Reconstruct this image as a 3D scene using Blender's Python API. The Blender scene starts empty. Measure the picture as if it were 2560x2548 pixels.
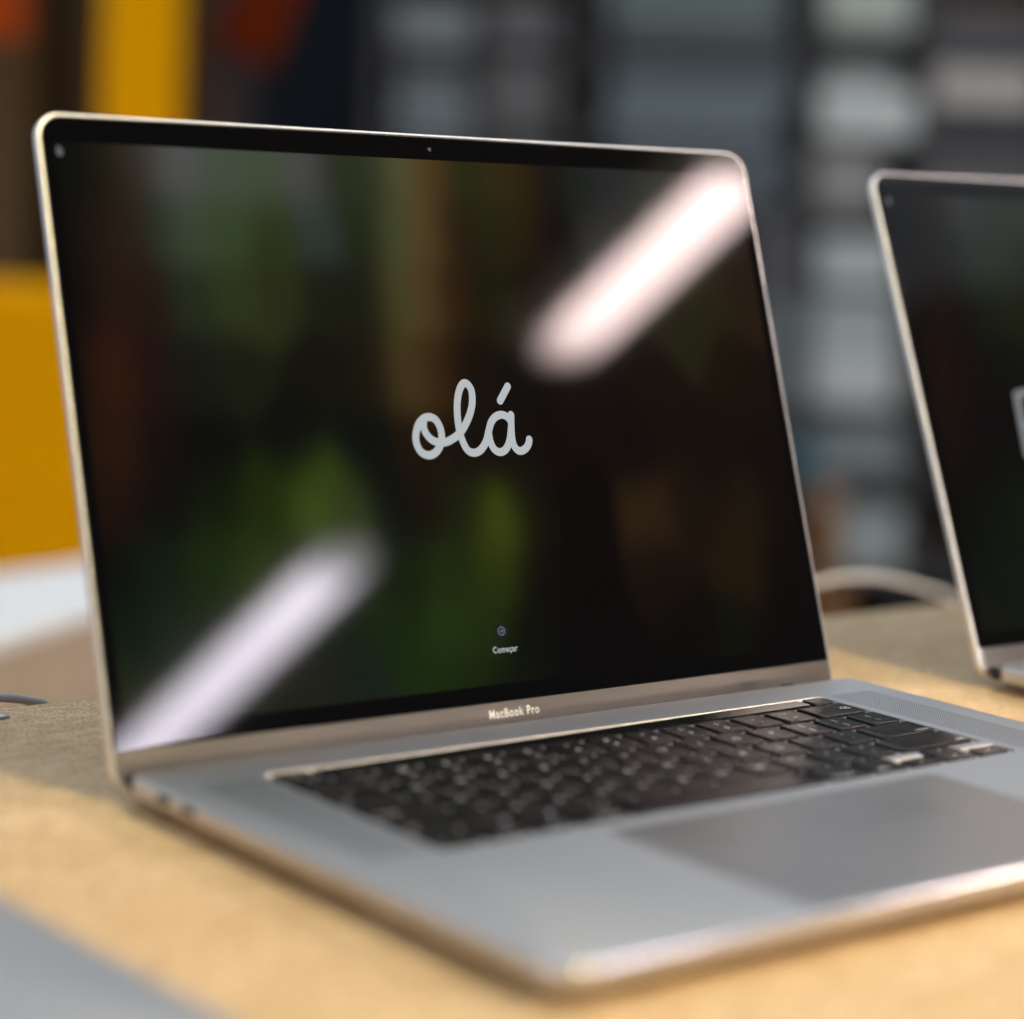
import bpy, bmesh, math, random
from mathutils import Vector, Matrix
random.seed(7)
sc = bpy.context.scene
COL = sc.collection
MM = 0.001

# ---------------------------------------------------------------- camera
CAM = Vector((-392.36, -474.55, 205.78)) * MM
AZ, EL, ROLL = 0.6590, 0.0732, 0.0409
FPX, CX, CY, PW, PH = 5849.2, 1225.7, 908.6, 2560.0, 2548.0
fwd = Vector((math.sin(AZ) * math.cos(EL), math.cos(AZ) * math.cos(EL), -math.sin(EL)))
r0 = Vector((math.cos(AZ), -math.sin(AZ), 0)); u0 = r0.cross(fwd)
rgt = r0 * math.cos(ROLL) + u0 * math.sin(ROLL)
upv = u0 * math.cos(ROLL) - r0 * math.sin(ROLL)
cd = bpy.data.cameras.new('camera'); cam = bpy.data.objects.new('camera', cd); COL.objects.link(cam)
cam.matrix_world = Matrix(((rgt.x, upv.x, -fwd.x, CAM.x), (rgt.y, upv.y, -fwd.y, CAM.y), (rgt.z, upv.z, -fwd.z, CAM.z), (0, 0, 0, 1)))
cd.sensor_fit = 'HORIZONTAL'; cd.sensor_width = 36; cd.lens = FPX / PW * 36
cd.shift_x = (PW / 2 - CX) / PW; cd.shift_y = (CY - PH / 2) / PW
cd.clip_start = 0.01; cd.clip_end = 100
cd.dof.use_dof = True; cd.dof.focus_distance = 0.957; cd.dof.aperture_fstop = 2.95
sc.camera = cam

# ---------------------------------------------------------------- ambient light of the shop, exposure
w = bpy.data.worlds.new('World'); sc.world = w; w.use_nodes = True
wn, wl = w.node_tree.nodes, w.node_tree.links      # even ambient of a lit ceiling, fading towards floor level all round
wtc = wn.new('ShaderNodeTexCoord'); wsp = wn.new('ShaderNodeSeparateXYZ'); wmr = wn.new('ShaderNodeMapRange'); wmr.interpolation_type = 'SMOOTHSTEP'
wl.new(wtc.outputs['Generated'], wsp.inputs[0]); wl.new(wsp.outputs[2], wmr.inputs[0])
wmr.inputs[1].default_value = -0.15; wmr.inputs[2].default_value = 0.75; wmr.inputs[3].default_value = 0.42; wmr.inputs[4].default_value = 0.86
wn['Background'].inputs[0].default_value = (0.84, 0.94, 1.09, 1); wl.new(wmr.outputs[0], wn['Background'].inputs[1])
vs = sc.view_settings; vs.view_transform = 'Standard'; vs.look = 'None'; vs.exposure = 0; vs.gamma = 1; vs.use_curve_mapping = False
sc.cycles.max_bounces = 8; sc.cycles.caustics_reflective = True; sc.cycles.blur_glossy = 0.3
sc.cycles.sample_clamp_indirect = 14

# ---------------------------------------------------------------- helpers
def lin(c):
    return tuple(((v / 255) / 12.92 if v / 255 <= 0.04045 else ((v / 255 + 0.055) / 1.055) ** 2.4) for v in c)

def mat(name, col, rough=0.5, metal=0.0, ior=1.5, emit=None, estr=1.0, spec=None):
    m = bpy.data.materials.new(name); m.use_nodes = True
    b = m.node_tree.nodes['Principled BSDF']
    b.inputs['Base Color'].default_value = (*col, 1); b.inputs['Roughness'].default_value = rough
    b.inputs['Metallic'].default_value = metal; b.inputs['IOR'].default_value = ior
    if emit:
        b.inputs['Emission Color'].default_value = (*emit, 1); b.inputs['Emission Strength'].default_value = estr
    if spec is not None: b.inputs['Specular IOR Level'].default_value = spec
    return m

def nodes(m):
    return m.node_tree.nodes, m.node_tree.links, m.node_tree.nodes['Principled BSDF']

def mottle(m, scale, amount, bump=0.0, stretch=(1, 1, 1), detail=4):
    """fine uneven colour and relief over a plain material"""
    n, l, b = nodes(m)
    tc = n.new('ShaderNodeTexCoord'); mp = n.new('ShaderNodeMapping'); mp.inputs['Scale'].default_value = stretch
    nz = n.new('ShaderNodeTexNoise'); nz.inputs['Scale'].default_value = scale; nz.inputs['Detail'].default_value = detail
    l.new(tc.outputs['Object'], mp.inputs[0]); l.new(mp.outputs[0], nz.inputs['Vector'])
    base = b.inputs['Base Color'].default_value[:3]
    mx = n.new('ShaderNodeMix'); mx.data_type = 'RGBA'
    mx.inputs[6].default_value = (*[v * (1 - amount) for v in base], 1); mx.inputs[7].default_value = (*[min(1, v * (1 + amount)) for v in base], 1)
    l.new(nz.outputs['Fac'], mx.inputs[0]); l.new(mx.outputs[2], b.inputs['Base Color'])
    if bump:
        bp = n.new('ShaderNodeBump'); bp.inputs['Strength'].default_value = bump; bp.inputs['Distance'].default_value = 0.0005
        l.new(nz.outputs['Fac'], bp.inputs['Height']); l.new(bp.outputs[0], b.inputs['Normal'])
    return m

def link(name, me, m=None, parent=None, smooth=False):
    o = bpy.data.objects.new(name, me); COL.objects.link(o)
    if m is not None and not me.materials: me.materials.append(m)
    if parent is not None: o.parent = parent
    if smooth:
        for f in me.polygons: f.use_smooth = True
    return o

def bm_link(name, bm, m=None, parent=None, smooth=False):
    bmesh.ops.recalc_face_normals(bm, faces=bm.faces)
    me = bpy.data.meshes.new(name); bm.to_mesh(me); bm.free()
    return link(name, me, m, parent, smooth)

def tag(o, label=None, cat=None, group=None, kind=None):
    if label: o['label'] = label
    if cat: o['category'] = cat
    if group: o['group'] = group
    if kind: o['kind'] = kind
    return o

def empty(name, loc=(0, 0, 0), rz=0):
    o = bpy.data.objects.new(name, None); COL.objects.link(o); o.location = loc; o.rotation_euler = (0, 0, rz)
    o.empty_display_size = 0.02
    return o

def rr(x0, x1, y0, y1, r, n=6):
    """rounded rectangle, counter-clockwise; r one radius or four (front-left, front-right, rear-right, rear-left)"""
    R = r if isinstance(r, (tuple, list)) else (r,) * 4
    out = []
    for (cx, cy, a, q) in ((x0 + R[0], y0 + R[0], 180, R[0]), (x1 - R[1], y0 + R[1], 270, R[1]), (x1 - R[2], y1 - R[2], 0, R[2]), (x0 + R[3], y1 - R[3], 90, R[3])):
        for k in range(n + 1):
            t = math.radians(a + 90 * k / n); out.append((cx + q * math.cos(t), cy + q * math.sin(t)))
    return out

def loop(bm, pts, z):
    return [bm.verts.new((x * MM, y * MM, z * MM)) for x, y in pts]

def bridge(bm, a, b):
    n = len(a)
    for i in range(n): bm.faces.new((a[i], a[(i + 1) % n], b[(i + 1) % n], b[i]))

def slab(bm, x0, x1, y0, y1, r, prof, n=6, cap_top=True, cap_bot=True):
    """stack of inset rounded rectangles: prof = [(inset, z), ...] from top to bottom; returns the top loop"""
    loops = []
    for ins, z in prof:
        rad = tuple(max(q - ins, 0.05) for q in r) if isinstance(r, (tuple, list)) else max(r - ins, 0.05)
        loops.append(loop(bm, rr(x0 + ins, x1 - ins, y0 + ins, y1 - ins, rad, n), z))
    for a, b in zip(loops, loops[1:]): bridge(bm, a, b)
    if cap_top: bm.faces.new(loops[0])
    if cap_bot: bm.faces.new(loops[-1][::-1])
    return loops[0]

def autosmooth(o, ang=40):
    me = o.data
    for f in me.polygons: f.use_smooth = True
    bm = bmesh.new(); bm.from_mesh(me)
    for e in bm.edges:
        if len(e.link_faces) == 2: e.smooth = e.calc_face_angle(0) < math.radians(ang)
        else: e.smooth = False
    bm.to_mesh(me); bm.free()
    return o

def box(bm, x0, x1, y0, y1, z0, z1):
    v = [bm.verts.new((x, y, z)) for z in (z0, z1) for x, y in ((x0, y0), (x1, y0), (x1, y1), (x0, y1))]
    for f in ((3, 2, 1, 0), (4, 5, 6, 7), (0, 1, 5, 4), (1, 2, 6, 5), (2, 3, 7, 6), (3, 0, 4, 7)): bm.faces.new([v[i] for i in f])

def bevel(bm, w, seg=2):
    bmesh.ops.bevel(bm, geom=bm.edges[:] + bm.verts[:], offset=w, segments=seg, affect='EDGES', profile=0.6)

def tube(bm, pts, rad, seg=12, caps=True):
    pts = [Vector(p) for p in pts]; rings = []
    ref = Vector((0, 0, 1))
    for i, p in enumerate(pts):
        t = (pts[min(i + 1, len(pts) - 1)] - pts[max(i - 1, 0)]).normalized()
        a = t.cross(ref)
        if a.length < 1e-4: a = t.cross(Vector((0, 1, 0)))
        a.normalize(); b = t.cross(a)
        rd = rad[i] if isinstance(rad, (list, tuple)) else rad
        rings.append([bm.verts.new(p + (a * math.cos(2 * math.pi * k / seg) + b * math.sin(2 * math.pi * k / seg)) * rd) for k in range(seg)])
    for A, B in zip(rings, rings[1:]): bridge(bm, A, B)
    if caps: bm.faces.new(rings[0][::-1]); bm.faces.new(rings[-1])

def catmull(P, k=8):
    out = []
    for i in range(len(P) - 1):
        p0 = Vector(P[max(i - 1, 0)]); p1 = Vector(P[i]); p2 = Vector(P[i + 1]); p3 = Vector(P[min(i + 2, len(P) - 1)])
        for s in range(k):
            t = s / k
            out.append(0.5 * ((2 * p1) + (p2 - p0) * t + (2 * p0 - 5 * p1 + 4 * p2 - p3) * t * t + (3 * p1 - p0 - 3 * p2 + p3) * t ** 3))
    out.append(Vector(P[-1])); return out

def ribbon(bm, P, w, z0, dz=0.00002):
    """flat pen stroke with round ends in the xy plane, rising a hair along its way so that it never lies on itself"""
    n = len(P); L = []; R = []
    for i, p in enumerate(P):
        t = (P[min(i + 1, n - 1)] - P[max(i - 1, 0)]).normalized(); q = Vector((-t.y, t.x)) * w / 2
        z = z0 + dz * i / n
        L.append(bm.verts.new((p.x + q.x, p.y + q.y, z))); R.append(bm.verts.new((p.x - q.x, p.y - q.y, z)))
    for i in range(n - 1): bm.faces.new((R[i], R[i + 1], L[i + 1], L[i]))
    for end, (a, b) in ((0, (L[0], R[0])), (n - 1, (R[-1], L[-1]))):
        c = P[end]; v0 = Vector((a.co.x, a.co.y)) - c; z = a.co.z; fan = [a]
        for k in range(1, 8):
            an = math.pi * k / 8; ca, sa = math.cos(an), math.sin(an)
            fan.append(bm.verts.new((c.x + v0.x * ca - v0.y * sa, c.y + v0.x * sa + v0.y * ca, z)))
        fan.append(b); bm.faces.new(fan)

_txt = {}
def text_mesh(s, size, align='CENTER', sx=1.0, bold=0.0, space=1.0):
    key = (s, size, align, sx, bold, space)
    if key in _txt: return _txt[key]
    cu = bpy.data.curves.new('lettering', 'FONT'); cu.body = s; cu.size = size; cu.align_x = align; cu.align_y = 'CENTER'
    cu.resolution_u = 4; cu.offset = bold; cu.space_character = space
    o = bpy.data.objects.new('lettering', cu); COL.objects.link(o)
    dg = bpy.context.evaluated_depsgraph_get(); me = bpy.data.meshes.new_from_object(o.evaluated_get(dg))
    bpy.data.objects.remove(o)
    for v in me.vertices: v.co.x *= sx
    me.name = 'lettering'; me.materials.clear(); _txt[key] = me
    return me

def ray_dir(px, py):
    return fwd + rgt * ((px - CX) / FPX) - upv * ((py - CY) / FPX)

# ---------------------------------------------------------------- materials
def aluminium(name, col, rough, grille=False):
    m = mat(name, col, rough, 1.0)
    n, l, b = nodes(m)
    tc = n.new('ShaderNodeTexCoord')
    nz = n.new('ShaderNodeTexNoise'); nz.inputs['Scale'].default_value = 5200; nz.inputs['Detail'].default_value = 1
    l.new(tc.outputs['Object'], nz.inputs['Vector'])
    bp = n.new('ShaderNodeBump'); bp.inputs['Strength'].default_value = 0.06; bp.inputs['Distance'].default_value = 0.0001
    l.new(nz.outputs['Fac'], bp.inputs['Height']); l.new(bp.outputs[0], b.inputs['Normal'])
    n2 = n.new('ShaderNodeTexNoise'); n2.inputs['Scale'].default_value = 22; n2.inputs['Detail'].default_value = 4
    l.new(tc.outputs['Object'], n2.inputs['Vector'])
    mr = n.new('ShaderNodeMapRange'); mr.inputs[1].default_value = 0.3; mr.inputs[2].default_value = 0.7
    mr.inputs[3].default_value = rough - 0.025; mr.inputs[4].default_value = rough + 0.025
    l.new(n2.outputs['Fac'], mr.inputs[0]); l.new(mr.outputs[0], b.inputs['Roughness'])
    if grille:   # pinholes of the loudspeaker grilles either side of the keys
        sp = n.new('ShaderNodeSeparateXYZ'); l.new(tc.outputs['Object'], sp.inputs[0])
        def M(op, a, bb=None, c=None):
            q = n.new('ShaderNodeMath'); q.operation = op
            for i, v in enumerate((a, bb, c)):
                if v is None: continue
                if isinstance(v, (int, float)): q.inputs[i].default_value = v
                else: l.new(v, q.inputs[i])
            return q.outputs[0]
        p = 0.00125
        fx = M('SUBTRACT', M('FRACT', M('DIVIDE', sp.outputs[0], p)), 0.5); fy = M('SUBTRACT', M('FRACT', M('DIVIDE', sp.outputs[1], p)), 0.5)
        d = M('SQRT', M('ADD', M('MULTIPLY', fx, fx), M('MULTIPLY', fy, fy)))
        hole = M('LESS_THAN', d, 0.27)
        ax = M('ABSOLUTE', M('SUBTRACT', sp.outputs[0], 0.17895))
        inx = M('MULTIPLY', M('GREATER_THAN', ax, 0.1415), M('LESS_THAN', ax, 0.1655))
        iny = M('MULTIPLY', M('GREATER_THAN', sp.outputs[1], 0.1005), M('LESS_THAN', sp.outputs[1], 0.2035))
        top = M('GREATER_THAN', sp.outputs[2], -0.0001)
        k = M('MULTIPLY', M('MULTIPLY', hole, top), M('MULTIPLY', inx, iny))
        mx = n.new('ShaderNodeMix'); mx.data_type = 'RGBA'; mx.inputs[6].default_value = (*col, 1); mx.inputs[7].default_value = (0.05, 0.05, 0.055, 1)
        l.new(k, mx.inputs[0]); l.new(mx.outputs[2], b.inputs['Base Color'])
    return m

M_DECK = aluminium('aluminium_deck', (0.71, 0.675, 0.63), 0.41, True)
M_DECK.node_tree.nodes['Principled BSDF'].inputs['Metallic'].default_value = 0.92
def beckmann(m, rough):
    """bead-blasted finish: a soft lobe without a long tail"""
    n, l, b = nodes(m); g = n.new('ShaderNodeBsdfAnisotropic'); g.distribution = 'BECKMANN'; g.inputs['Roughness'].default_value = rough
    c = b.inputs['Base Color']
    if c.is_linked: l.new(c.links[0].from_socket, g.inputs['Color'])
    else: g.inputs['Color'].default_value = c.default_value
    if b.inputs['Normal'].is_linked: l.new(b.inputs['Normal'].links[0].from_socket, g.inputs['Normal'])
    o = next(q for q in n if q.type == 'OUTPUT_MATERIAL'); l.new(g.outputs[0], o.inputs['Surface'])
beckmann(M_DECK, 0.65)
M_LID = aluminium('aluminium_lid', (0.37, 0.345, 0.315), 0.30)  # same metal as the deck, darkened in colour for the dim chin
M_RIM = mottle(mat('aluminium_chamfer', (0.90, 0.88, 0.85), 0.38, 1.0), 30, 0.03)
M_EDGE = aluminium('aluminium_edge', (0.86, 0.85, 0.84), 0.11)
M_PAD = aluminium('trackpad_glass', (0.45, 0.43, 0.415), 0.40)
M_BEZ = mat('bezel_glass', (0.002, 0.002, 0.0025), 0.03, 0, 1.27)
M_KEY = mat('keycap_plastic', (0.008, 0.0075, 0.0075), 0.25, 0, 1.36)
M_KEY.node_tree.nodes['Principled BSDF'].inputs['Specular Tint'].default_value = (1.0, 0.80, 0.72, 1)  # warm tint put into the reflections to redden the sheen on the keys
mottle(M_KEY, 2500, 0.25, 0.05)
M_LEG = mat('legend_print', (0.75, 0.76, 0.77), 0.5, emit=(0.8, 0.83, 0.85), estr=0.12)
M_RUB = mat('black_rubber', (0.012, 0.012, 0.013), 0.6)
M_TB = mat('touch_bar_glass', (0.004, 0.004, 0.004), 0.08, 0, 1.2)
M_LETTER = mat('polished_lettering', (0.97, 0.95, 0.92), 0.25, 0.0, emit=(1.0, 0.93, 0.88), estr=0.0)  # near-white colour stands in for the lamp mirrored in the letters
M_WHT = lambda e: mat('screen_white', (0.01, 0.01, 0.01), 0.03, 0, 1.27, emit=(0.90, 0.96, 1.0), estr=e)

# ---------------------------------------------------------------- lid geometry (mm): u across, v up from the hinge line, front face towards -w
LA = 0.310; HY, HZ = 238.37, 1.07
def on_lid(px, py):
    H = Vector((0, HY, HZ)) * MM; n = Vector((0, math.cos(LA), -math.sin(LA))); d = ray_dir(px, py)
    X = CAM + d * ((H - CAM).dot(n) / d.dot(n)) - H
    return X.x / MM, X.dot(Vector((0, math.sin(LA), math.cos(LA)))) / MM
W0 = 357.9; VT = 238.8; VB = -9.0
DU0, DU1, DV0, DV1 = 6.6, 351.3, 11.4, 227.5

# ---------------------------------------------------------------- the picture on the screens: soft out-of-focus wallpaper, sampled spots blended
SPOTS = '''120,320,12,16,16 160,310,20,24,18 210,310,38,32,20 260,300,60,55,45 330,310,88,88,88 420,320,75,85,70 500,330,72,85,62 570,330,80,78,78 640,340,45,52,32 700,340,48,55,35 760,330,88,88,52 810,330,85,60,28 870,345,40,45,22 940,350,52,48,20 985,345,55,40,15 1030,350,25,22,22 1090,350,30,38,30 1150,360,45,45,48 1220,360,45,50,42 1280,345,50,45,45
120,430,12,15,15 180,430,35,28,18 240,430,48,32,20 290,430,42,45,35 340,430,65,78,58 420,430,58,75,45 520,430,48,58,28 600,430,50,62,58 680,430,35,42,22 750,430,72,78,48 800,430,92,72,35 850,430,40,28,15 930,430,38,38,20 990,430,45,30,12 1040,440,18,17,20 1130,430,42,42,44 1200,430,30,35,30 1330,430,30,30,26
150,560,15,15,14 220,560,45,28,20 290,560,38,24,20 360,560,40,50,32 450,560,52,60,28 520,560,45,50,25 620,560,30,32,20 700,560,28,30,18 755,560,75,75,40 800,560,88,65,32 850,560,45,30,14 930,560,32,30,15 1020,560,22,18,15 1330,560,40,38,20 1400,560,42,30,18 1300,620,38,36,20
150,700,18,16,14 210,700,60,30,15 280,700,35,20,18 360,700,26,28,22 450,700,30,32,20 600,700,22,22,16 700,700,28,26,16 770,700,75,60,30 820,700,60,38,15 880,700,25,20,14 1000,720,18,15,12 1100,760,22,16,14 1250,760,26,18,14 1380,700,28,22,12 1420,760,25,18,14
180,850,32,22,14 220,850,52,28,16 290,850,22,18,18 400,850,14,16,16 550,850,14,17,15 700,850,16,20,18 790,850,35,25,14 880,850,25,20,14 960,850,24,20,15 1050,850,20,15,13 1200,850,20,15,13 1350,850,24,16,12 1450,880,20,15,13
200,950,35,20,14 300,950,18,18,16 420,950,22,30,14 500,950,35,48,12 590,940,60,80,18 660,960,50,60,25 740,950,16,20,18 800,950,28,22,14 880,960,30,36,16 945,990,68,78,10 1000,970,22,20,14 1100,960,15,12,12 1230,970,50,34,18 1300,960,30,22,14 1420,960,34,26,14 1470,970,18,14,12
210,1080,14,18,15 300,1080,20,34,20 400,1080,28,46,18 480,1060,40,58,16 560,1080,38,52,20 760,1080,24,36,16 850,1080,34,48,16 940,1080,45,55,14 1010,1080,18,16,14 1100,1080,14,12,12 1250,1080,26,20,13 1400,1060,36,26,12 1480,1080,16,13,12
240,1200,18,32,20 330,1200,30,42,28 420,1230,34,40,28 650,1200,24,36,20 750,1200,26,44,18 850,1200,36,58,18 920,1200,34,50,16 1000,1200,16,18,14 1150,1200,14,13,14 1300,1200,16,14,14 1400,1200,18,20,12 1500,1200,14,12,14
240,1310,34,42,26 600,1310,34,36,26 700,1300,26,36,30 800,1290,28,48,18 880,1280,26,40,18 960,1280,18,24,16 1100,1260,14,14,16 1300,1240,14,13,15 1450,1230,14,12,13 1530,1220,12,11,12'''
spots = []
for s in SPOTS.split():
    a = [float(v) for v in s.split(',')]
    spots.append((on_lid(a[0] * 1.3251, a[1] * 1.3251), lin(a[2:])))
AMB = (0.0042, 0.0045, 0.0048)
def screen_colour(u, v):
    tw = 1e-9; c = [0, 0, 0]
    for (su, sv), k in spots:
        wgt = math.exp(-((u - su) / 11.0) ** 2 - ((v - sv) / 13.5) ** 2) + 1e-5 / (1 + ((u - su) ** 2 + (v - sv) ** 2) / 400)
        tw += wgt
        for i in range(3): c[i] += wgt * k[i]
    c = [v / tw for v in c]; g = sum(c) / 3
    return [max(0.0, 0.80 * (c[i] * 0.9 + g * 0.1) - AMB[i] * 0.7) for i in range(3)]

# ================================================================ the setting: table, floor
TZ = -12.6
def table_material():
    m = mat('pale_chipboard', (0.62, 0.42, 0.19), 0.62, ior=1.4)
    n, l, b = nodes(m)
    tc = n.new('ShaderNodeTexCoord')
    def noise(scale, det, st=(1, 1, 1), rot=0):
        mp = n.new('ShaderNodeMapping'); mp.inputs['Scale'].default_value = st; mp.inputs['Rotation'].default_value = (0, 0, rot)
        z = n.new('ShaderNodeTexNoise'); z.inputs['Scale'].default_value = scale; z.inputs['Detail'].default_value = det
        l.new(tc.outputs['Object'], mp.inputs[0]); l.new(mp.outputs[0], z.inputs['Vector']); return z.outputs['Fac']
    def ramp(f, a, bb, ca, cb):
        r = n.new('ShaderNodeValToRGB'); r.color_ramp.elements[0].position = a; r.color_ramp.elements[1].position = bb
        r.color_ramp.elements[0].color = (*ca, 1); r.color_ramp.elements[1].color = (*cb, 1); l.new(f, r.inputs[0]); return r.outputs[0]
    def mul(a, c, f=1.0):
        x = n.new('ShaderNodeMix'); x.data_type = 'RGBA'; x.blend_type = 'MULTIPLY'; x.inputs[0].default_value = f
        l.new(a, x.inputs[6]); l.new(c, x.inputs[7]); return x.outputs[2]
    big = ramp(noise(22, 4, (1, 2.2, 1), 0.5), 0.3, 0.72, (0.73, 0.52, 0.285), (0.84, 0.63, 0.375))
    mid = ramp(noise(120, 5, (1, 2.5, 1), 0.9), 0.36, 0.66, (0.82, 0.77, 0.68), (1.06, 1.06, 1.06))
    fine = ramp(noise(620, 4, (1, 2.0, 1), 0.4), 0.33, 0.50, (0.42, 0.38, 0.33), (1, 1, 1))
    fine2 = ramp(noise(480, 3, (2.2, 1, 1), -0.5), 0.31, 0.47, (0.52, 0.46, 0.40), (1, 1, 1))
    c = mul(mul(mul(big, mid), fine, 0.9), fine2, 0.8)
    l.new(c, b.inputs['Base Color'])
    bp = n.new('ShaderNodeBump'); bp.inputs['Strength'].default_value = 0.35; bp.inputs['Distance'].default_value = 0.0004
    l.new(noise(620, 4, (1, 2, 1), 0.4), bp.inputs['Height']); l.new(bp.outputs[0], b.inputs['Normal'])
    return m
M_TABLE = table_material()
bm = bmesh.new()
slab(bm, -1500, 2300, -420, 389.5, 3, [(1.2, TZ), (0.4, TZ - 0.4), (0, TZ - 1.2), (0, TZ - 27), (1, TZ - 28)], n=4)
table = empty('display_table', (0, 0, TZ * MM))
top = bm_link('table_top', bm, M_TABLE, None); top.parent = table; top.location = (0, 0, -TZ * MM)
M_FRAME = mottle(mat('dark_steel', (0.05, 0.05, 0.052), 0.45, 0.6), 60, 0.2)
for x in (-1.40, 0.40, 2.20):
    for y in (-0.36, 0.33):
        b2 = bmesh.new(); box(b2, x - 0.03, x + 0.03, y - 0.03, y + 0.03, -0.765, (TZ - 28) * MM); bevel(b2, 0.004)
        o = bm_link('leg', b2, M_FRAME, table); o.location = (0, 0, -TZ * MM)
tag(table, 'long pale chipboard display table carrying the laptops', 'table')
M_FLOOR = mottle(mat('floor_screed', (0.16, 0.145, 0.13), 0.5), 6, 0.3)
bm = bmesh.new(); v = [bm.verts.new(q) for q in ((-9, -9, -0.765), (9, -9, -0.765), (9, 9, -0.765), (-9, 9, -0.765))]; bm.faces.new(v)
tag(bm_link('floor', bm, M_FLOOR), 'grey-brown shop floor behind the table', kind='structure')

M_RWALL = mottle(mat('brown_plaster', (0.22, 0.18, 0.145), 0.8), 1.5, 0.12)
bm = bmesh.new(); box(bm, -7, 11, -5.3, -5.2, -0.765, 4.6)  # added out of view to keep screen reflections and the chin dark
tag(bm_link('added_wall', bm, M_RWALL), 'unseen brownish wall added behind the camera to darken the reflections', kind='structure')

# ================================================================ ceiling lamps (the two streaks in the glass are the first two)
def lamp_material(emit, strength, L, fades):
    m = mat('lamp_diffuser', (0.8, 0.8, 0.8), 0.5, emit=emit, estr=strength)       # the tube behind the diffuser ends short of it
    n, l, b = nodes(m); tc = n.new('ShaderNodeTexCoord'); sp = n.new('ShaderNodeSeparateXYZ'); l.new(tc.outputs['Object'], sp.inputs[0]); prev = None
    for sgn, fd in zip((-1, 1), fades):
        mr = n.new('ShaderNodeMapRange'); mr.interpolation_type = 'SMOOTHSTEP'
        mr.inputs[1].default_value = sgn * (L + 0.02); mr.inputs[2].default_value = sgn * (L - fd); mr.inputs[3].default_value = 0.12; mr.inputs[4].default_value = 1.0
        l.new(sp.outputs[1], mr.inputs[0])
        mu = n.new('ShaderNodeMath'); mu.operation = 'MULTIPLY'; mu.inputs[1].default_value = strength
        l.new(mr.outputs[0], mu.inputs[0])
        if prev is not None: l.new(prev, mu.inputs[1])
        prev = mu.outputs[0]
    l.new(prev, b.inputs['Emission Strength'])
    return m
def ceiling_lamp(x, y0, y1, z, emit, strength, label, width=0.075, turn=0.0, fades=(0.10, 0.10)):
    e = empty('ceiling_lamp', (x, (y0 + y1) / 2, z), turn); L = (y1 - y0) / 2
    b2 = bmesh.new(); box(b2, -width / 2 - 0.012, width / 2 + 0.012, -L - 0.02, L + 0.02, 0.012, 0.07); bevel(b2, 0.006)
    bm_link('housing', b2, mottle(mat('lamp_housing', (0.6, 0.6, 0.6), 0.4), 20, 0.05), e)
    b2 = bmesh.new(); box(b2, -width / 2, width / 2, -L, L, -0.02, 0.010); bevel(b2, 0.012, 3)
    bm_link('diffuser', b2, lamp_material(emit, strength, L, fades), e)
    for s in (-1, 1):
        b2 = bmesh.new(); tube(b2, [(0, s * L * 0.7, 0.07), (0, s * L * 0.7, 0.6)], 0.003, 8); bm_link('suspension_rod', b2, M_FRAME, e)
    tag(e, label, 'lamp', 'linear lamps hanging above the tables')
ceiling_lamp(1.625, -2.75, -1.775, 1.0, (0.95, 0.87, 1.0), 66, 'hanging linear lamp mirrored as the streak low on the screen', 0.078)
ceiling_lamp(1.615, -1.175, -0.77, 1.0, (1.0, 0.77, 0.74), 74, 'hanging linear lamp mirrored as the streak at the upper corner of the screen', 0.078, 0.0, (0.10, 0.005))
ceiling_lamp(0.40, -1.50, -0.30, 1.55, (1.0, 0.80, 0.40), 55, 'warm linear lamp above the near edge of the table', 0.11)
ceiling_lamp(0.40, -2.90, -1.70, 1.55, (1.0, 0.80, 0.40), 55, 'warm linear lamp farther in front of the table', 0.11)
ceiling_lamp(1.80, -0.83, -0.07, 1.0, (1.0, 0.80, 0.70), 125, 'crosswise linear lamp glinting on the front edge and the keys', 0.09, math.pi / 2, (0.04, 0.04))

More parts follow.
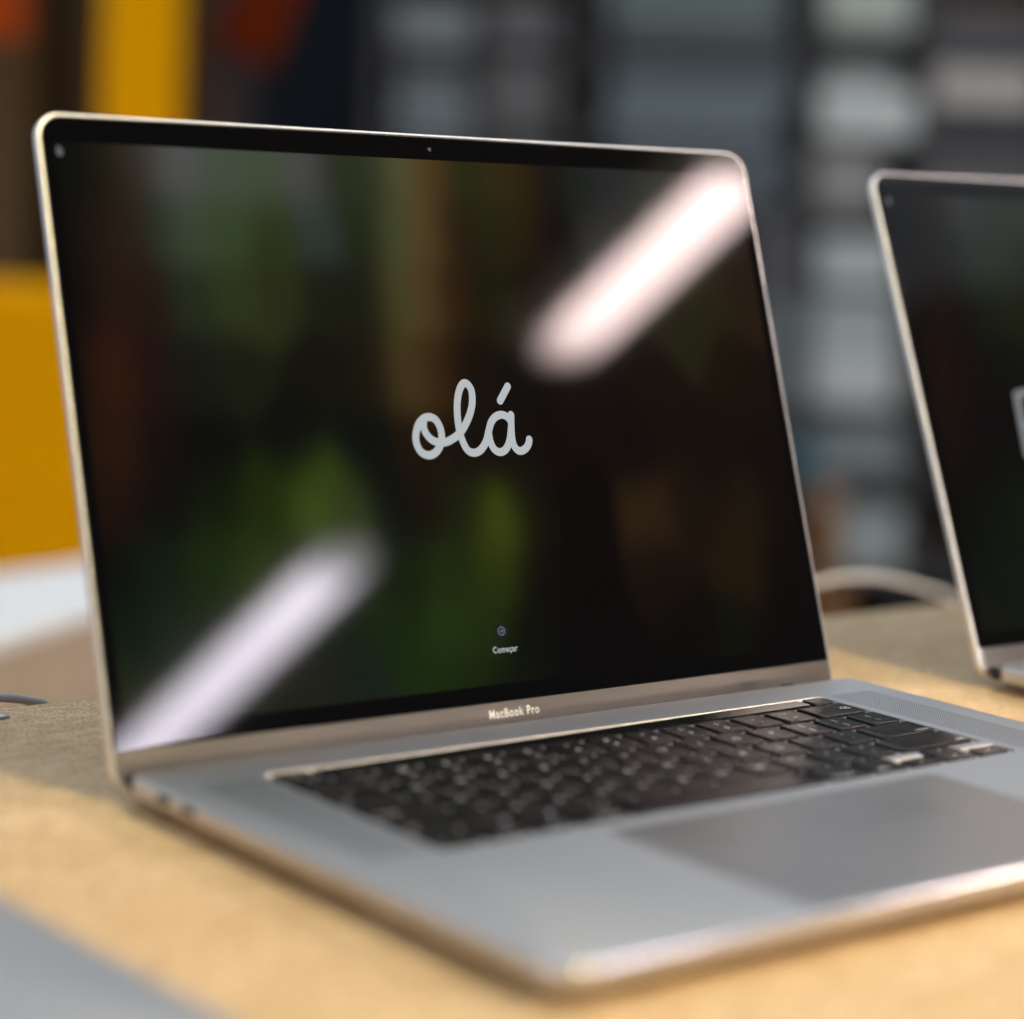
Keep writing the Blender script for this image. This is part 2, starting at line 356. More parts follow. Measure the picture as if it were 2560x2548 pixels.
# ================================================================ laptop
def build_laptop():
    root = empty('laptop')
    # ---- base with keyboard well, trackpad opening
    bm = bmesh.new()
    R4 = (11, 11, 7, 7)
    top = slab(bm, 0, W0, -10, 228, R4, [(1.3, 0), (0.75, -0.12), (0.3, -0.55), (0.07, -1.3), (0, -2.3), (0, -5.4), (0.3, -6.2), (1.2, -7.0), (4, -8.2), (9, -9.6), (16, -10.8)], n=8, cap_top=False)
    KX0, KX1, KY0, KY1 = 40.4, 316.0, 98.6, 204.6
    TX0, TX1, TY0, TY1 = 100.6, 257.3, -6.4, 90.6
    k = loop(bm, rr(KX0, KX1, KY0, KY1, 3.0, 5), 0); t = loop(bm, rr(TX0, TX1, TY0, TY1, 3.0, 5), 0)
    es = []
    for L in (top, k, t):
        for i in range(len(L)):
            e = bm.edges.get((L[i], L[(i + 1) % len(L)])) or bm.edges.new((L[i], L[(i + 1) % len(L)])); es.append(e)
    bmesh.ops.triangle_fill(bm, edges=es, use_beauty=True)
    k1 = loop(bm, rr(KX0 + .18, KX1 - .18, KY0 + .18, KY1 - .18, 2.8, 5), -0.2); k2 = loop(bm, rr(KX0 + .35, KX1 - .35, KY0 + .35, KY1 - .35, 2.7, 5), -1.1)
    bridge(bm, k, k1); bridge(bm, k1, k2); bm.faces.new(k2)
    t2 = loop(bm, rr(TX0, TX1, TY0, TY1, 3.0, 5), -1.2); bridge(bm, t, t2); bm.faces.new(t2)
    base = bm_link('base', bm, M_DECK, root); autosmooth(base, 35)
    base.data.materials.append(M_EDGE)
    for f in base.data.polygons:
        if -0.0024 < f.center.z < -0.00003 and f.center.y < 0.02 and len(f.vertices) == 4: f.material_index = 1
    bm = bmesh.new(); slab(bm, TX0 + .3, TX1 - .3, TY0 + .3, TY1 - .3, 2.8, [(0.15, -0.10), (0, -0.25), (0, -1.15)], n=5)
    bm_link('trackpad', bm, M_PAD, root)
    for y in (201.8, 185.7, ):
        bm = bmesh.new(); slab(bm, y - 4.3, y + 4.3, -4.2, -1.4, 1.38, [(0, 0), (0, 0.3)], n=5)
        o = bm_link('charging_port', bm, M_RUB, root); o.matrix_local = Matrix(((0, 0, -1, 0.0001), (1, 0, 0, 0), (0, 1, 0, 0), (0, 0, 0, 1)))
    for x in (38, W0 - 38):
        for y in (30, 200):
            bm = bmesh.new(); slab(bm, x - 10, x + 10, y - 10, y + 10, 9.9, [(0, -10.6), (0, -12.2), (0.5, TZ)], n=6); bm_link('rubber_foot', bm, M_RUB, root)
    for x in (W0 - 37.5,):
        bm = bmesh.new(); slab(bm, x - 3, x + 3, 226.6, 229.5, 1.2, [(0.2, 0.25), (0, 0), (0, -4)], n=4); bm_link('hinge_slot_dark', bm, M_RUB, root)  # black block standing in for the dark of the slot at the hinge end
    bm = bmesh.new(); tube(bm, [(0.005, 0.2325, -0.0052), (W0 * MM - 0.005, 0.2325, -0.0052)], 0.0032, 14); bm_link('hinge_barrel', bm, M_RUB, root)
    # ---- keys
    U = 18.93; G = 2.75; X0 = 42.2; VP = 18.62; YT = 191.5; KH = VP - G
    def keymesh(w, h):
        bm = bmesh.new(); nx = max(4, int(w / 5)); ny = 4
        lower = loop(bm, rr(0, w, 0, h, 1.6, 3), -0.95); mid = loop(bm, rr(0, w, 0, h, 1.6, 3), 0.10)
        topl = loop(bm, rr(.25, w - .25, .25, h - .25, 1.4, 3), 0.24)
        bridge(bm, topl, mid); bridge(bm, mid, lower)
        prev = topl
        for s, zz in ((0.8, 0.17), (0.55, 0.09), (0.28, 0.045)):   # shallow dish
            cur = [bm.verts.new(((w / 2 + (v.co.x / MM - w / 2) * s) * MM, (h / 2 + (v.co.y / MM - h / 2) * s) * MM, zz * MM)) for v in topl]
            bridge(bm, cur, prev); prev = cur
        bm.faces.new(prev)
        bmesh.ops.recalc_face_normals(bm, faces=bm.faces)
        me = bpy.data.meshes.new('key'); bm.to_mesh(me); bm.free(); me.materials.append(M_KEY)
        for f in me.polygons: f.use_smooth = True
        return me
    cache = {}
    def key(x, y, w, h, legs=()):
        q = (round(w, 2), round(h, 2))
        if q not in cache: cache[q] = keymesh(w, h)
        o = link('key', cache[q], None, root); o.location = (x * MM, y * MM, 0)
        for (s, size, lx, ly, al) in legs:
            me = text_mesh(s, size * MM, al)
            if not me.materials: me.materials.append(M_LEG)
            t = link('legend', me, None, o); t.location = (lx * MM, ly * MM, 0.00027)
        return o
    def row(i, items):
        x = X0; y = YT - i * VP - KH
        for wu, spec in items:
            w = wu * U - G; legs = []
            if isinstance(spec, tuple) and len(spec) == 2: legs = [(spec[0], 3.6, w / 2, KH * .70, 'CENTER'), (spec[1], 3.6, w / 2, KH * .30, 'CENTER')]
            elif isinstance(spec, tuple): legs = [(spec[0], 2.9, (w - 1.6) if spec[2] == 'RIGHT' else 1.6, 3.0, spec[2])]
            elif spec: legs = [(spec, 4.4, w / 2, KH * .5, 'CENTER')]
            key(x, y, w, KH, legs); x += wu * U
    row(0, [(1, ('~', '`'))] + [(1, (a, b)) for a, b in zip('!@#$%^&*()_+', '1234567890-=')] + [(1.5, None)])
    row(1, [(1.5, ('tab', 0, 'LEFT'))] + [(1, c) for c in 'QWERTYUIOP'] + [(1, ('{', '[')), (1, ('}', ']')), (1, ('|', '\\'))])
    row(2, [(1.75, ('caps lock', 0, 'LEFT'))] + [(1, c) for c in 'ASDFGHJKL'] + [(1, (':', ';')), (1, ('"', "'")), (1.75, ('return', 0, 'RIGHT'))])
    row(3, [(2.25, ('shift', 0, 'LEFT'))] + [(1, c) for c in 'ZXCVBNM'] + [(1, ('<', ',')), (1, ('>', '.')), (1, ('?', '/')), (2.25, ('shift', 0, 'RIGHT'))])
    row(4, [(1, ('fn', 0, 'LEFT')), (1, ('control', 0, 'RIGHT')), (1, ('option', 0, 'RIGHT')), (1.25, ('command', 0, 'RIGHT')), (5, None), (1.25, ('command', 0, 'LEFT')), (1, ('option', 0, 'LEFT'))])
    xa = X0 + 11.5 * U; ya = YT - 4 * VP - KH; hh = KH / 2 - 0.25
    kw = U - G
    def arrow(o, w, h, ang):
        bm = bmesh.new(); a = 0.9 * MM
        bm.faces.new([bm.verts.new((a * 1.1 * math.cos(ang + t), a * 1.1 * math.sin(ang + t), 0)) for t in (0, 2.3, -2.3)])
        t = bm_link('legend', bm, M_LEG, o); t.location = (w / 2 * MM, h / 2 * MM, 0.00027)
    for (dx, dy, ang) in ((0, 0, math.pi), (U, 0, -math.pi / 2), (U, hh + 0.5, math.pi / 2), (2 * U, 0, 0)):
        o = key(xa + dx, ya + dy, kw, hh); arrow(o, kw, hh, ang)
    for dx in (0, 2 * U):   # metal left standing above the side arrows
        bm = bmesh.new(); slab(bm, xa + dx - 0.2, xa + dx + kw + (0.2 if dx == 0 else 2.2), ya + hh + 2.2, ya + KH - 0.6, 1.2, [(0.2, 0.0), (0, -0.2), (0, -1.05)], n=4)
        bm_link('key_surround', bm, M_DECK, root)
    # backspace sign
    bm = bmesh.new(); xs = X0 + 13 * U; ys = YT - KH
    V = lambda *p: [Vector(q) * MM for q in p]
    ox, oy = xs + 1.5 * U - G - 5.4, ys + KH * .5
    pt = lambda a, b: (ox + a, oy + b)
    ribbon(bm, V(pt(-2.2, 0), pt(-0.7, 1.5), pt(2.3, 1.5), pt(2.3, -1.5), pt(-0.7, -1.5), pt(-2.2, 0)), 0.32 * MM, 0.00027, 0.00001)
    ribbon(bm, V(pt(0, -0.7), pt(1.4, 0.7)), 0.3 * MM, 0.00027); ribbon(bm, V(pt(0, 0.7), pt(1.4, -0.7)), 0.3 * MM, 0.00030)
    bm_link('delete_legend', bm, M_LEG, root)
    key(X0, 193.9, 15.4, 8.9, [('esc', 2.6, 7.7, 4.4, 'CENTER')])
    key(X0 + 14.5 * U - G - 11.3, 193.9, 11.3, 8.9)
    bm = bmesh.new(); slab(bm, X0 + 17.5, X0 + 14.5 * U - G - 13.4, 194.3, 203.0, 1.2, [(0.15, 0.05), (0, -0.1), (0, -1.0)], n=4)
    bm_link('touch_bar', bm, M_TB, root)
    # ---- lid: local x across, y up the lid, z towards the viewer
    bm = bmesh.new(); RL = (8.0, 8.0, 10.5, 10.5)
    slab(bm, 0, W0, VB, VT, RL, [(0.95, 0.0), (0.35, -0.22), (0, -0.75), (0, -2.9), (0.6, -3.8), (2.2, -4.5), (5, -4.7)], n=10)
    lid = bm_link('lid', bm, M_LID, root); autosmooth(lid, 32)
    lid.data.materials.append(M_RIM)
    for f in lid.data.polygons:
        c = f.center
        if -0.0040 < c.z < -0.00005: f.material_index = 1
    lid.location = (0, HY * MM, HZ * MM)
    lid.rotation_euler = (math.pi / 2 - LA, 0, 0)
    bm = bmesh.new(); slab(bm, 1.25, W0 - 1.25, 4.4, VT - 1.25, (0.6, 0.6, 9.3, 9.3), [(0, 0.04), (0.0, -0.3)], n=10)
    bm_link('gasket', bm, M_RUB, lid)
    bm = bmesh.new(); slab(bm, 1.75, W0 - 1.75, 4.5, VT - 1.75, (0.5, 0.5, 8.8, 8.8), [(0.1, 0.10), (0, 0.0)], n=10)
    bm_link('screen_glass', bm, M_BEZ, lid)
    NX, NY = 100, 64
    vs_, fs, cols = [], [], []
    for j in range(NY + 1):
        for i in range(NX + 1):
            u = DU0 + (DU1 - DU0) * i / NX; v = DV0 + (DV1 - DV0) * j / NY
            vs_.append((u * MM, v * MM, 0.000125)); cols.append(screen_colour(u, v))
    for j in range(NY):
        for i in range(NX):
            a = j * (NX + 1) + i; fs.append((a, a + 1, a + NX + 2, a + NX + 1))
    me = bpy.data.meshes.new('display'); me.from_pydata(vs_, [], fs)
    at = me.attributes.new('picture', 'FLOAT_COLOR', 'POINT')
    for i, c in enumerate(cols): at.data[i].color = (*c, 1)
    md = mat('display_panel', (0.002, 0.002, 0.0025), 0.035, 0, 1.27, emit=(0, 0, 0), estr=1.0)
    n, l, b = nodes(md); a = n.new('ShaderNodeAttribute'); a.attribute_name = 'picture'; l.new(a.outputs['Color'], b.inputs['Emission Color'])
    link('display', me, md, lid)
    def ulid(cx, cy, ox=950, oy=900, k=0.25880):
        u, v = on_lid(ox + cx * k, oy + cy * k); return Vector((u * MM, v * MM))
    strokes = [[(468, 552), (420, 567), (370, 625), (345, 720), (352, 810), (395, 890), (468, 922), (535, 895), (580, 825), (594, 745), (578, 655), (540, 585), (500, 558), (468, 552)],
               [(418, 612), (420, 660), (452, 725), (510, 780), (600, 800), (680, 775), (770, 705), (835, 600), (878, 480), (889, 370), (872, 275), (820, 224), (775, 265), (748, 370), (743, 500), (758, 650), (790, 770), (840, 868), (902, 898), (968, 872), (1022, 790), (1048, 685), (1072, 602), (1112, 552), (1165, 531), (1218, 546), (1258, 590)],
               [(1046, 690), (1062, 785), (1100, 862), (1158, 892), (1215, 860), (1250, 775), (1264, 650)],
               [(1262, 532), (1264, 620), (1270, 740), (1290, 825), (1325, 872), (1362, 880), (1405, 855), (1432, 810), (1438, 770)],
               [(1229, 257), (1156, 396)]]
    bm = bmesh.new()
    for i, s in enumerate(strokes):
        ribbon(bm, catmull([ulid(*q) for q in s], 6), 3.3 * MM, 0.00016 + i * 0.00003, 0.000025)
    greet = bm_link('greeting_lettering', bm, M_WHT(0.50), lid)
    # round start button with its arrow, and the word under it
    bc = on_lid(1253, 1578)
    bm = bmesh.new(); bm.faces.new([bm.verts.new(((bc[0] + 3.3 * math.cos(t * math.pi / 16)) * MM, (bc[1] + 3.3 * math.sin(t * math.pi / 16)) * MM, 0.00016)) for t in range(32)])
    bm_link('start_button', bm, mat('button_dark', (0.002, 0.002, 0.002), 0.035, 0, 1.27, emit=(0.0105, 0.012, 0.016)), lid)
    bm = bmesh.new()
    ribbon(bm, [Vector(((bc[0] + 1.6 * math.cos(t * math.pi / 24)) * MM, (bc[1] + 1.6 * math.sin(t * math.pi / 24)) * MM)) for t in range(49)], 0.32 * MM, 0.00019)
    for s in ([(-.75, 0), (.7, 0)], [(.1, .6), (.75, 0), (.1, -.6)]):
        ribbon(bm, [Vector(((bc[0] + a) * MM, (bc[1] + b_) * MM)) for a, b_ in s], 0.30 * MM, 0.00022)
    bm_link('start_arrow', bm, M_WHT(0.22), lid)
    t = link('start_caption', text_mesh('Começar', 3.5 * MM, 'CENTER', 0.84, 0.00006, 1.14), M_WHT(0.52), lid); t.location = (178.9 * MM, 24.75 * MM, 0.00018)
    # small drop-shaped menu sign in the corner
    ic = on_lid(148, 378); bm = bmesh.new()
    bm.faces.new([bm.verts.new(((ic[0] + a) * MM, (ic[1] + b_) * MM, 0.00018)) for a, b_ in ((-1.2, 0.3), (-1.3, -0.7), (-0.7, -1.6), (0.3, -1.9), (1.2, -1.3), (1.4, -0.2), (0.9, 0.7), (0.1, 2.0), (-.5, 2.2), (-.9, 1.4))])
    bm_link('menu_sign', bm, M_WHT(0.14), lid)
    # camera
    cc = on_lid(1073, 374); bm = bmesh.new()
    bm.faces.new([bm.verts.new(((cc[0] + 0.95 * math.cos(q * math.pi / 10)) * MM, (cc[1] + 0.95 * math.sin(q * math.pi / 10)) * MM, 0.00014)) for q in range(20)])
    bm_link('camera_lens', bm, mat('lens', (0.022, 0.022, 0.020), 0.3, 0, 1.4), lid)
    t = link('model_lettering', text_mesh('MacBook Pro', 5.0 * MM, 'CENTER', 0.80, 0.00007, 1.16), M_LETTER, lid); t.location = (178.9 * MM, -0.15 * MM, 0.00006)
    return root, lid, greet

laptop, lid0, greet0 = build_laptop()
def copy_tree(o, parent=None):
    c = o.copy(); COL.objects.link(c); c.parent = parent; m = {o: c}
    for ch in list(o.children):
        m.update(copy_tree(ch, c))
    return m

PIV = Vector((0, 0.240, 0))
def place(root, dx, dy, yaw):
    root.rotation_euler = (0, 0, yaw)
    root.location = PIV + Vector((dx, dy, 0)) * MM - Matrix.Rotation(yaw, 3, 'Z') @ PIV
G3 = 'open laptops in a row on the table'
mp = copy_tree(laptop); lap2 = mp[laptop]
place(lap2, 440.6, -12.8, -0.05); mp[lid0].rotation_euler.x = math.pi / 2 - 0.378
# its screen greets in another word that begins with an angular letter
g2 = mp[greet0]; bm = bmesh.new(); W_ = lambda *p: [Vector(q) * MM for q in p]
ox, oy = 64.0, 95
ribbon(bm, catmull(W_((ox, oy), (ox + 0.8, oy + 15), (ox + 2, oy + 30))), 4.4 * MM, 0.00016)
ribbon(bm, catmull(W_((ox + 2, oy + 30), (ox + 10, oy + 31), (ox + 15, oy + 24), (ox + 11, oy + 16), (ox, oy + 14))), 3.4 * MM, 0.00019)
ribbon(bm, catmull(W_((ox, oy + 14), (ox + 13, oy + 14), (ox + 18, oy + 7), (ox + 12, oy), (ox, oy))), 3.4 * MM, 0.00023)
me = bpy.data.meshes.new('greeting_lettering'); bm.to_mesh(me); bm.free(); me.materials.append(M_WHT(0.24)); g2.data = me
dp = next(c for c in mp[lid0].children if c.name.startswith('display')); dp.data = dp.data.copy()
m2 = dp.data.materials[0].copy(); m2.node_tree.nodes['Principled BSDF'].inputs['Emission Strength'].default_value = 0.32; dp.data.materials[0] = m2
mp3 = copy_tree(laptop); lap3 = mp3[laptop]; lap3.location = (-0.449, -0.016, 0); lap3.rotation_euler = (0, 0, 0.045)
tag(laptop, 'silver laptop standing open in the middle, its dark screen reading olá', 'laptop', G3)
tag(lap2, 'silver laptop open at the right, behind the keyboard of the middle one, mostly cut off', 'laptop', G3)
tag(lap3, 'laptop at the lower left corner, only a blurred piece of its grey deck showing', 'laptop', G3)

# ================================================================ small things on the table
def cable(name, pts, rad, m, label):
    bm = bmesh.new(); P = catmull([Vector(p) * MM for p in pts], 8); tube(bm, P, rad * MM, 14)
    o = bm_link(name, bm, m, None, True); tag(o, label, 'cable', 'charging cables at the rear of the table')
M_CABW = mottle(mat('cable_white', (0.95, 0.91, 0.80), 0.45), 40, 0.05)
M_CABG = mottle(mat('cable_grey', (0.45, 0.44, 0.44), 0.45), 40, 0.05)
cable('charging_cable', [(590, 560, -420), (596, 555, -190), (612, 540, -60), (634, 530, -29.5), (649, 530, -27), (669, 530, -25.2), (705, 530, -27.7), (743, 528, -36.5), (776, 524, -49), (810, 515, -80), (830, 510, -170), (836, 510, -420)], 1.9, M_CABW, 'pale cable arching behind the table edge between the two laptops')
cable('charging_cable', [(-90, 380, -10.7), (-60, 392, -9.5), (-20, 400, -6.5), (10, 402, -7.5), (36, 401, -11.0), (48, 400, -13.2), (60, 401, -18.5), (75, 408, -40), (85, 420, -140), (90, 430, -300)], 1.9, M_CABG, 'grey cable dropping behind the table edge at the far left')
card = empty('price_tag', (0.0060, 0.3735, TZ * MM), math.radians(8))
bm = bmesh.new(); slab(bm, -20, 20, -5.5, 5.5, 0.6, [(0.15, 1.0), (0, 0.8), (0, 0.05)], n=3); bm_link('plate', bm, mat('plate_metal', (0.35, 0.36, 0.37), 0.35, 0.6), card)
bm = bmesh.new(); slab(bm, -19, 19, -4.5, 4.5, 0.4, [(0, 1.06), (0, 0.9)], n=3); bm_link('printed_face', bm, mottle(mat('tag_white', (0.78, 0.80, 0.80), 0.4), 30, 0.05), card)
tag(card, 'small white metal tag lying near the rear edge, far left', 'tag')

# ================================================================ the blurred shop behind
BACK = Matrix.Rotation(-AZ, 4, 'Z')
def at(px, py, depth):
    d = ray_dir(px, py); return CAM + d * depth          # depth along the lens axis
def bg_span(x0, x1, y0, y1, depth):
    a = at(x0 * 1.3251, y0 * 1.3251, depth); b = at(x1 * 1.3251, y1 * 1.3251, depth); c = (a + b) / 2
    k = depth * 1.3251 / FPX
    return c, (x1 - x0) * k, (y1 - y0) * k
def bg_block(name, px, depth, thick, m, label, cat, group=None, parts=None, tilt=0.0):
    c, wd, ht = bg_span(*px, depth)
    e = empty(name, c - Vector((0, 0, ht / 2)), -AZ); e.rotation_euler = (0, tilt, -AZ)
    parts(e, wd, ht, thick, m)
    tag(e, label, cat, group); return e

def carton(e, wd, ht, th, m):
    bm = bmesh.new(); box(bm, -wd / 2, wd / 2, 0, th, 0, ht * 0.62); bevel(bm, 0.002, 1); bm_link('carton_body', bm, m, e)
    bm = bmesh.new(); box(bm, -wd / 2 - 0.0012, wd / 2 + 0.0012, -0.0012, th + 0.0012, ht * 0.63, ht); bevel(bm, 0.002, 1); bm_link('carton_lid', bm, m, e)

def cupboard(e, wd, ht, th, m):
    bm = bmesh.new(); low = -(e.location.z + 0.765)
    box(bm, -wd / 2, wd / 2, 0.02, th, low, ht); bevel(bm, 0.004); bm_link('carcass', bm, m, e)
    for s in (-1, 1):
        bm = bmesh.new(); box(bm, min(s * 0.002, s * (wd / 2 - .002)), max(s * 0.002, s * (wd / 2 - .002)), 0, 0.018, low + 0.02, ht - 0.004); bevel(bm, 0.003); bm_link('door', bm, m, e)

def banner(e, wd, ht, th, m):
    low = 0 if e.name.startswith(('orange', 'red')) else -(e.location.z + 0.765)     # boards stand on the floor, the two small ones hang
    bm = bmesh.new(); box(bm, -wd / 2, wd / 2, 0, th, low, ht); bevel(bm, 0.003); bm_link('panel', bm, m, e)
    bm = bmesh.new(); box(bm, -wd / 2 - 0.004, wd / 2 + 0.004, -0.004, th + 0.004, ht - 0.02, ht + 0.004); bevel(bm, 0.002); bm_link('head_rail', bm, M_FRAME, e)

def cmat(name, c, rough=0.75): return mottle(mat(name, c, rough, spec=0.02), 14, 0.08)
M_YEL = cmat('yellow_paint', (0.96, 0.42, 0.001), 0.5)
M_YEL2 = cmat('yellow_panel', (0.97, 0.45, 0.001), 0.5)
M_ORA = cmat('orange_panel', (0.42, 0.07, 0.012))
M_RED = cmat('rust_red_cloth', (0.15, 0.022, 0.005))
M_BRN = cmat('brown_board', (0.065, 0.038, 0.018))
M_GBR = cmat('grey_brown_board', (0.12, 0.085, 0.045))
M_MAU = cmat('mauve_board', (0.075, 0.062, 0.068))
M_DRK = cmat('charcoal_wall', (0.022, 0.026, 0.030), 0.7)
M_BEI = cmat('beige_board', (0.46, 0.37, 0.28), 0.6)
M_WTP = cmat('white_top', (0.80, 0.82, 0.82), 0.5)

# back wall
c, wd, ht = bg_span(-900, 2900, -700, 1900, 5.2)
e = empty('back_wall', Vector((c.x, c.y, -0.76)), -AZ); bm = bmesh.new(); box(bm, -wd / 2, wd / 2, 0, 0.1, 0, 2.2); o = bm_link('wall_panel', bm, M_DRK, e)
tag(e, 'charcoal rear wall lost in blur behind the shelves', 'wall', kind='structure')

bg_block('yellow_cupboard', (-400, 200, 548, 1110), 3.2, 0.4, M_YEL, 'blurred yellow cupboard low behind the left edge of the middle laptop', 'cupboard', None, cupboard)
bg_block('yellow_banner', (190, 334, -160, 520), 3.7, 0.05, M_YEL2, 'tall blurred yellow banner above the left corner of the middle laptop', 'banner', None, banner)
bg_block('orange_panel', (-120, 45, -160, 70), 3.65, 0.05, M_ORA, 'orange panel at the top left corner of the picture', 'panel', None, banner)
bg_block('brown_board', (-260, 62, -200, 505), 3.85, 0.04, M_GBR, 'brown board under the orange panel at the left edge', 'board', None, banner)
bg_block('dark_board', (62, 118, -200, 900), 3.92, 0.04, M_BRN, 'narrow dark board left of the yellow banner', 'board', None, banner)
bg_block('grey_brown_board', (112, 186, -200, 900), 3.99, 0.04, M_GBR, 'grey-brown board touching the yellow banner on its left', 'board', None, banner)
bg_block('ochre_board', (334, 385, -200, 700), 3.85, 0.04, cmat('ochre_board', (0.085, 0.05, 0.022)), 'narrow ochre board touching the yellow banner on its right', 'board', None, banner)
bg_block('mauve_board', (378, 470, -200, 700), 4.1, 0.04, M_MAU, 'dull mauve board right of the yellow banner', 'board', None, banner)
bg_block('red_banner', (405, 525, -430, 105), 3.9, 0.03, M_RED, 'rust-red banner hanging askew above the left half of the laptop', 'banner', None, banner, 0.35)

# low white-topped counter at the left
def on_z(px, py, z):
    d = ray_dir(px, py); return CAM + d * ((z - CAM.z) / d.z)
zt = -0.15
fl, fr, bl, br = on_z(0, 1596, zt), on_z(215, 1526, zt), on_z(0, 1432, zt), on_z(205, 1404, zt)
fl2 = fl + (fl - fr) * 2.0; fr2 = fr + (fr - fl) * 1.0; bl2 = bl + (bl - br) * 2.0; br2 = br + (br - bl) * 1.0
ctr = (fl2 + fr2 + bl2 + br2) / 4
e = empty('counter', (ctr.x, ctr.y, -0.765))
def prism(name, pts, z0, z1, m, par):
    bm = bmesh.new(); o0 = par.location
    a = [bm.verts.new((p.x - o0.x, p.y - o0.y, z0 - o0.z)) for p in pts]; b = [bm.verts.new((p.x - o0.x, p.y - o0.y, z1 - o0.z)) for p in pts]
    bridge(bm, a, b); bm.faces.new(a[::-1]); bm.faces.new(b); bevel(bm, 0.002, 1); return bm_link(name, bm, m, par)
q = [fl2, fr2, br2, bl2]; prism('counter_top', q, zt - 0.012, zt, M_WTP, e)
prism('counter_front', [ctr + (p - ctr) * 0.985 for p in q], -0.765, zt - 0.0125, M_BEI, e)
tag(e, 'low beige counter with a white top behind the laptop at the left', 'counter')

# rack with cartons
rk = empty('storage_rack', Vector((0, 0, 0)))
D = 4.3
c0, wd, ht = bg_span(690, 2100, -120, 1260, D + 0.30)
rk.location = (c0.x, c0.y, -0.765); rk.rotation_euler = (0, 0, -AZ)
bm = bmesh.new(); box(bm, -wd / 2, wd / 2, 0.02, 0.03, 0, 2.1); bm_link('back_panel', bm, cmat('rack_back', (0.15, 0.155, 0.16)), rk)
inv = (Matrix.Translation(rk.location) @ Matrix.Rotation(-AZ, 4, 'Z')).inverted()
M_RACK = cmat('rack_metal', (0.09, 0.093, 0.10), 0.5)
for x in (700, 905, 1095, 1522, 1735, 2050):
    p = inv @ at(x * 1.3251, 600, D + 0.02); bm = bmesh.new(); box(bm, p.x - 0.012, p.x + 0.012, p.y, 0.02, 0, 2.1); bevel(bm, 0.002, 1); bm_link('upright', bm, M_RACK, rk)
xa_ = (inv @ at(690 * 1.3251, 600, D)).x; xb_ = (inv @ at(2100 * 1.3251, 600, D)).x
for y in (-120, 108, 266, 408, 552, 772, 905, 1085, 1213):
    p = inv @ at(1500 * 1.3251, y * 1.3251, D); bm = bmesh.new(); box(bm, xa_, xb_, p.y + 0.005, 0.018, p.z - 0.006, p.z + 0.006); bevel(bm, 0.002, 1); bm_link('shelf', bm, M_RACK, rk)
tag(rk, 'dark storage rack filled with cartons across the blurred background', 'rack')
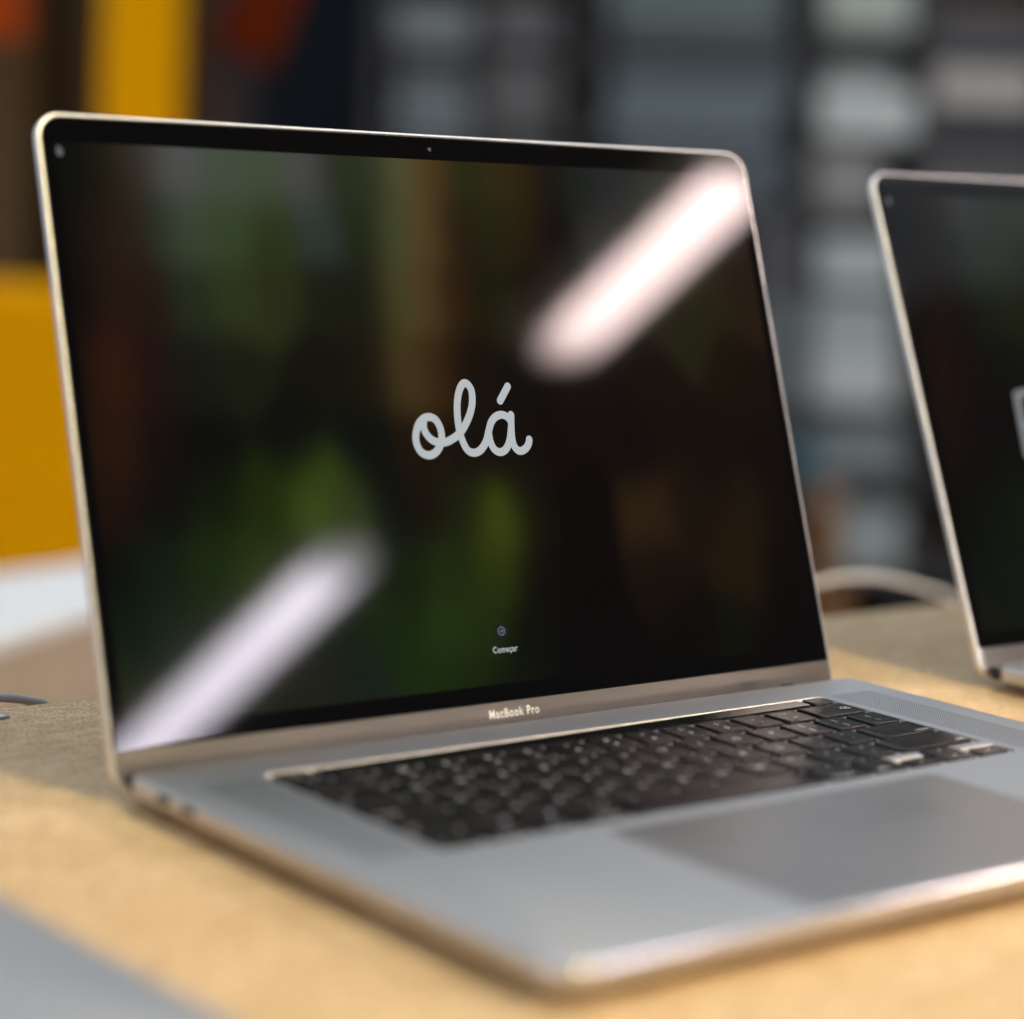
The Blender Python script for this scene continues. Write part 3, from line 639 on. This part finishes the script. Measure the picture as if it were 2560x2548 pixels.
CART = [
 (745, 890, 12, 92, 112, 120, 124, 'pale grey carton at the top left of the rack, right of the dark gap'),
 (750, 885, 118, 185, 84, 90, 93, 'grey carton in the leftmost column, second from the top'),
 (748, 886, 190, 258, 106, 116, 121, 'pale carton just above the laptop lid in the leftmost column'),
 (750, 884, 276, 400, 90, 96, 100, 'carton cut off by the laptop lid in the leftmost column'),
 (922, 1048, 0, 96, 84, 84, 87, 'mauve-grey carton at the top of the second column'),
 (924, 1046, 116, 255, 82, 84, 86, 'tall mauve-grey carton in the second column above the lid'),
 (924, 1046, 276, 400, 76, 76, 78, 'mauve-grey carton cut off by the lid in the second column'),
 (1150, 1500, -42, -4, 84, 96, 98, 'wide greenish flat carton cut by the top edge in the third column'),
 (1152, 1470, 0, 40, 92, 104, 105, 'wide pale flat carton at the top of the third column'),
 (1160, 1495, 44, 96, 66, 74, 76, 'wide dark green-grey carton, second in the third column'),
 (1150, 1490, 118, 150, 72, 80, 84, 'wide flat blue-grey carton, third in the third column'),
 (1156, 1500, 153, 200, 84, 95, 100, 'wide pale blue-grey carton, fourth in the third column'),
 (1150, 1460, 204, 254, 90, 102, 107, 'wide pale carton, fifth in the third column'),
 (1160, 1490, 276, 330, 78, 86, 92, 'wide blue-grey carton just above the right half of the laptop lid'),
 (1150, 1480, 334, 398, 66, 72, 77, 'wide dark carton half hidden by the right end of the laptop lid'),
 (1420, 1507, 420, 542, 66, 68, 74, 'dim carton peeping out right of the bright streak'),
 (1440, 1507, 562, 762, 82, 90, 94, 'grey carton beside the right edge of the screen'),
 (1455, 1507, 785, 895, 62, 66, 70, 'dark carton low beside the right edge of the screen'),
 (1548, 1722, -40, 58, 140, 150, 146, 'bright carton at the top edge, above the gap between the laptops'),
 (1560, 1690, 122, 172, 118, 124, 124, 'flat grey carton lying on the brightest carton'),
 (1546, 1728, 174, 256, 158, 166, 166, 'brightest carton, upper part of the gap between the laptops'),
 (1542, 1662, 284, 398, 112, 114, 114, 'neutral grey carton level with the second laptop corner'),
 (1546, 1690, 448, 542, 138, 148, 149, 'pale carton in the gap between the laptops, middle of the column'),
 (1536, 1690, 566, 660, 126, 136, 138, 'pale carton on top of another in the gap between the laptops'),
 (1536, 1690, 664, 764, 142, 150, 152, 'pale carton below another in the gap between the laptops'),
 (1540, 1700, 800, 896, 92, 100, 103, 'mid grey carton in the lower gap between the laptops'),
 (1588, 1700, 960, 1076, 112, 122, 124, 'lowest pale carton in the gap between the laptops'),
 (1750, 1960, 28, 98, 74, 74, 77, 'dark grey carton at the top right corner'),
 (1750, 1960, 128, 200, 142, 142, 140, 'pale wide carton above the second laptop at the right edge'),
 (1748, 1960, 205, 258, 62, 62, 65, 'dark flat carton under the pale wide one at the right edge'),
 (1748, 1960, 290, 398, 74, 74, 77, 'dark carton just above the second laptop'),
]
for (x0, x1, y0, y1, r, g, b_, lab) in CART:
    k = 2.0
    m = cmat('carton_board', tuple(min(0.85, v * k * f) for v, f in zip(lin((r, g, b_)), (0.98, 1.0, 1.02))), 0.6)
    bg_block('carton', (x0, x1, y0, y1), D + 0.005, 0.2, m, lab, 'carton', 'cartons on the storage rack', carton)
bg_block('teal_carton', (1498, 1540, 838, 898), D - 0.02, 0.035, cmat('teal_board', (0.04, 0.17, 0.22)), 'small teal carton beside the right edge of the middle screen', 'carton', None, carton)
M_KRAFT = cmat('kraft_board', (0.24, 0.13, 0.06))
bg_block('brown_carton', (1537, 1586, 960, 1078), D + 0.005, 0.15, M_KRAFT, 'brown cardboard carton low beside the right edge of the screen', 'carton', None, carton)
bg_block('brown_carton', (1537, 1600, 1100, 1205), D + 0.005, 0.15, M_KRAFT, 'lowest brown cardboard carton just above the pale cable', 'carton', None, carton)
bg_block('beige_carton', (1537, 1586, 914, 957), D + 0.005, 0.15, cmat('beige_carton_board', (0.36, 0.28, 0.23)), 'small beige carton on top of a brown cardboard one', 'carton', None, carton)
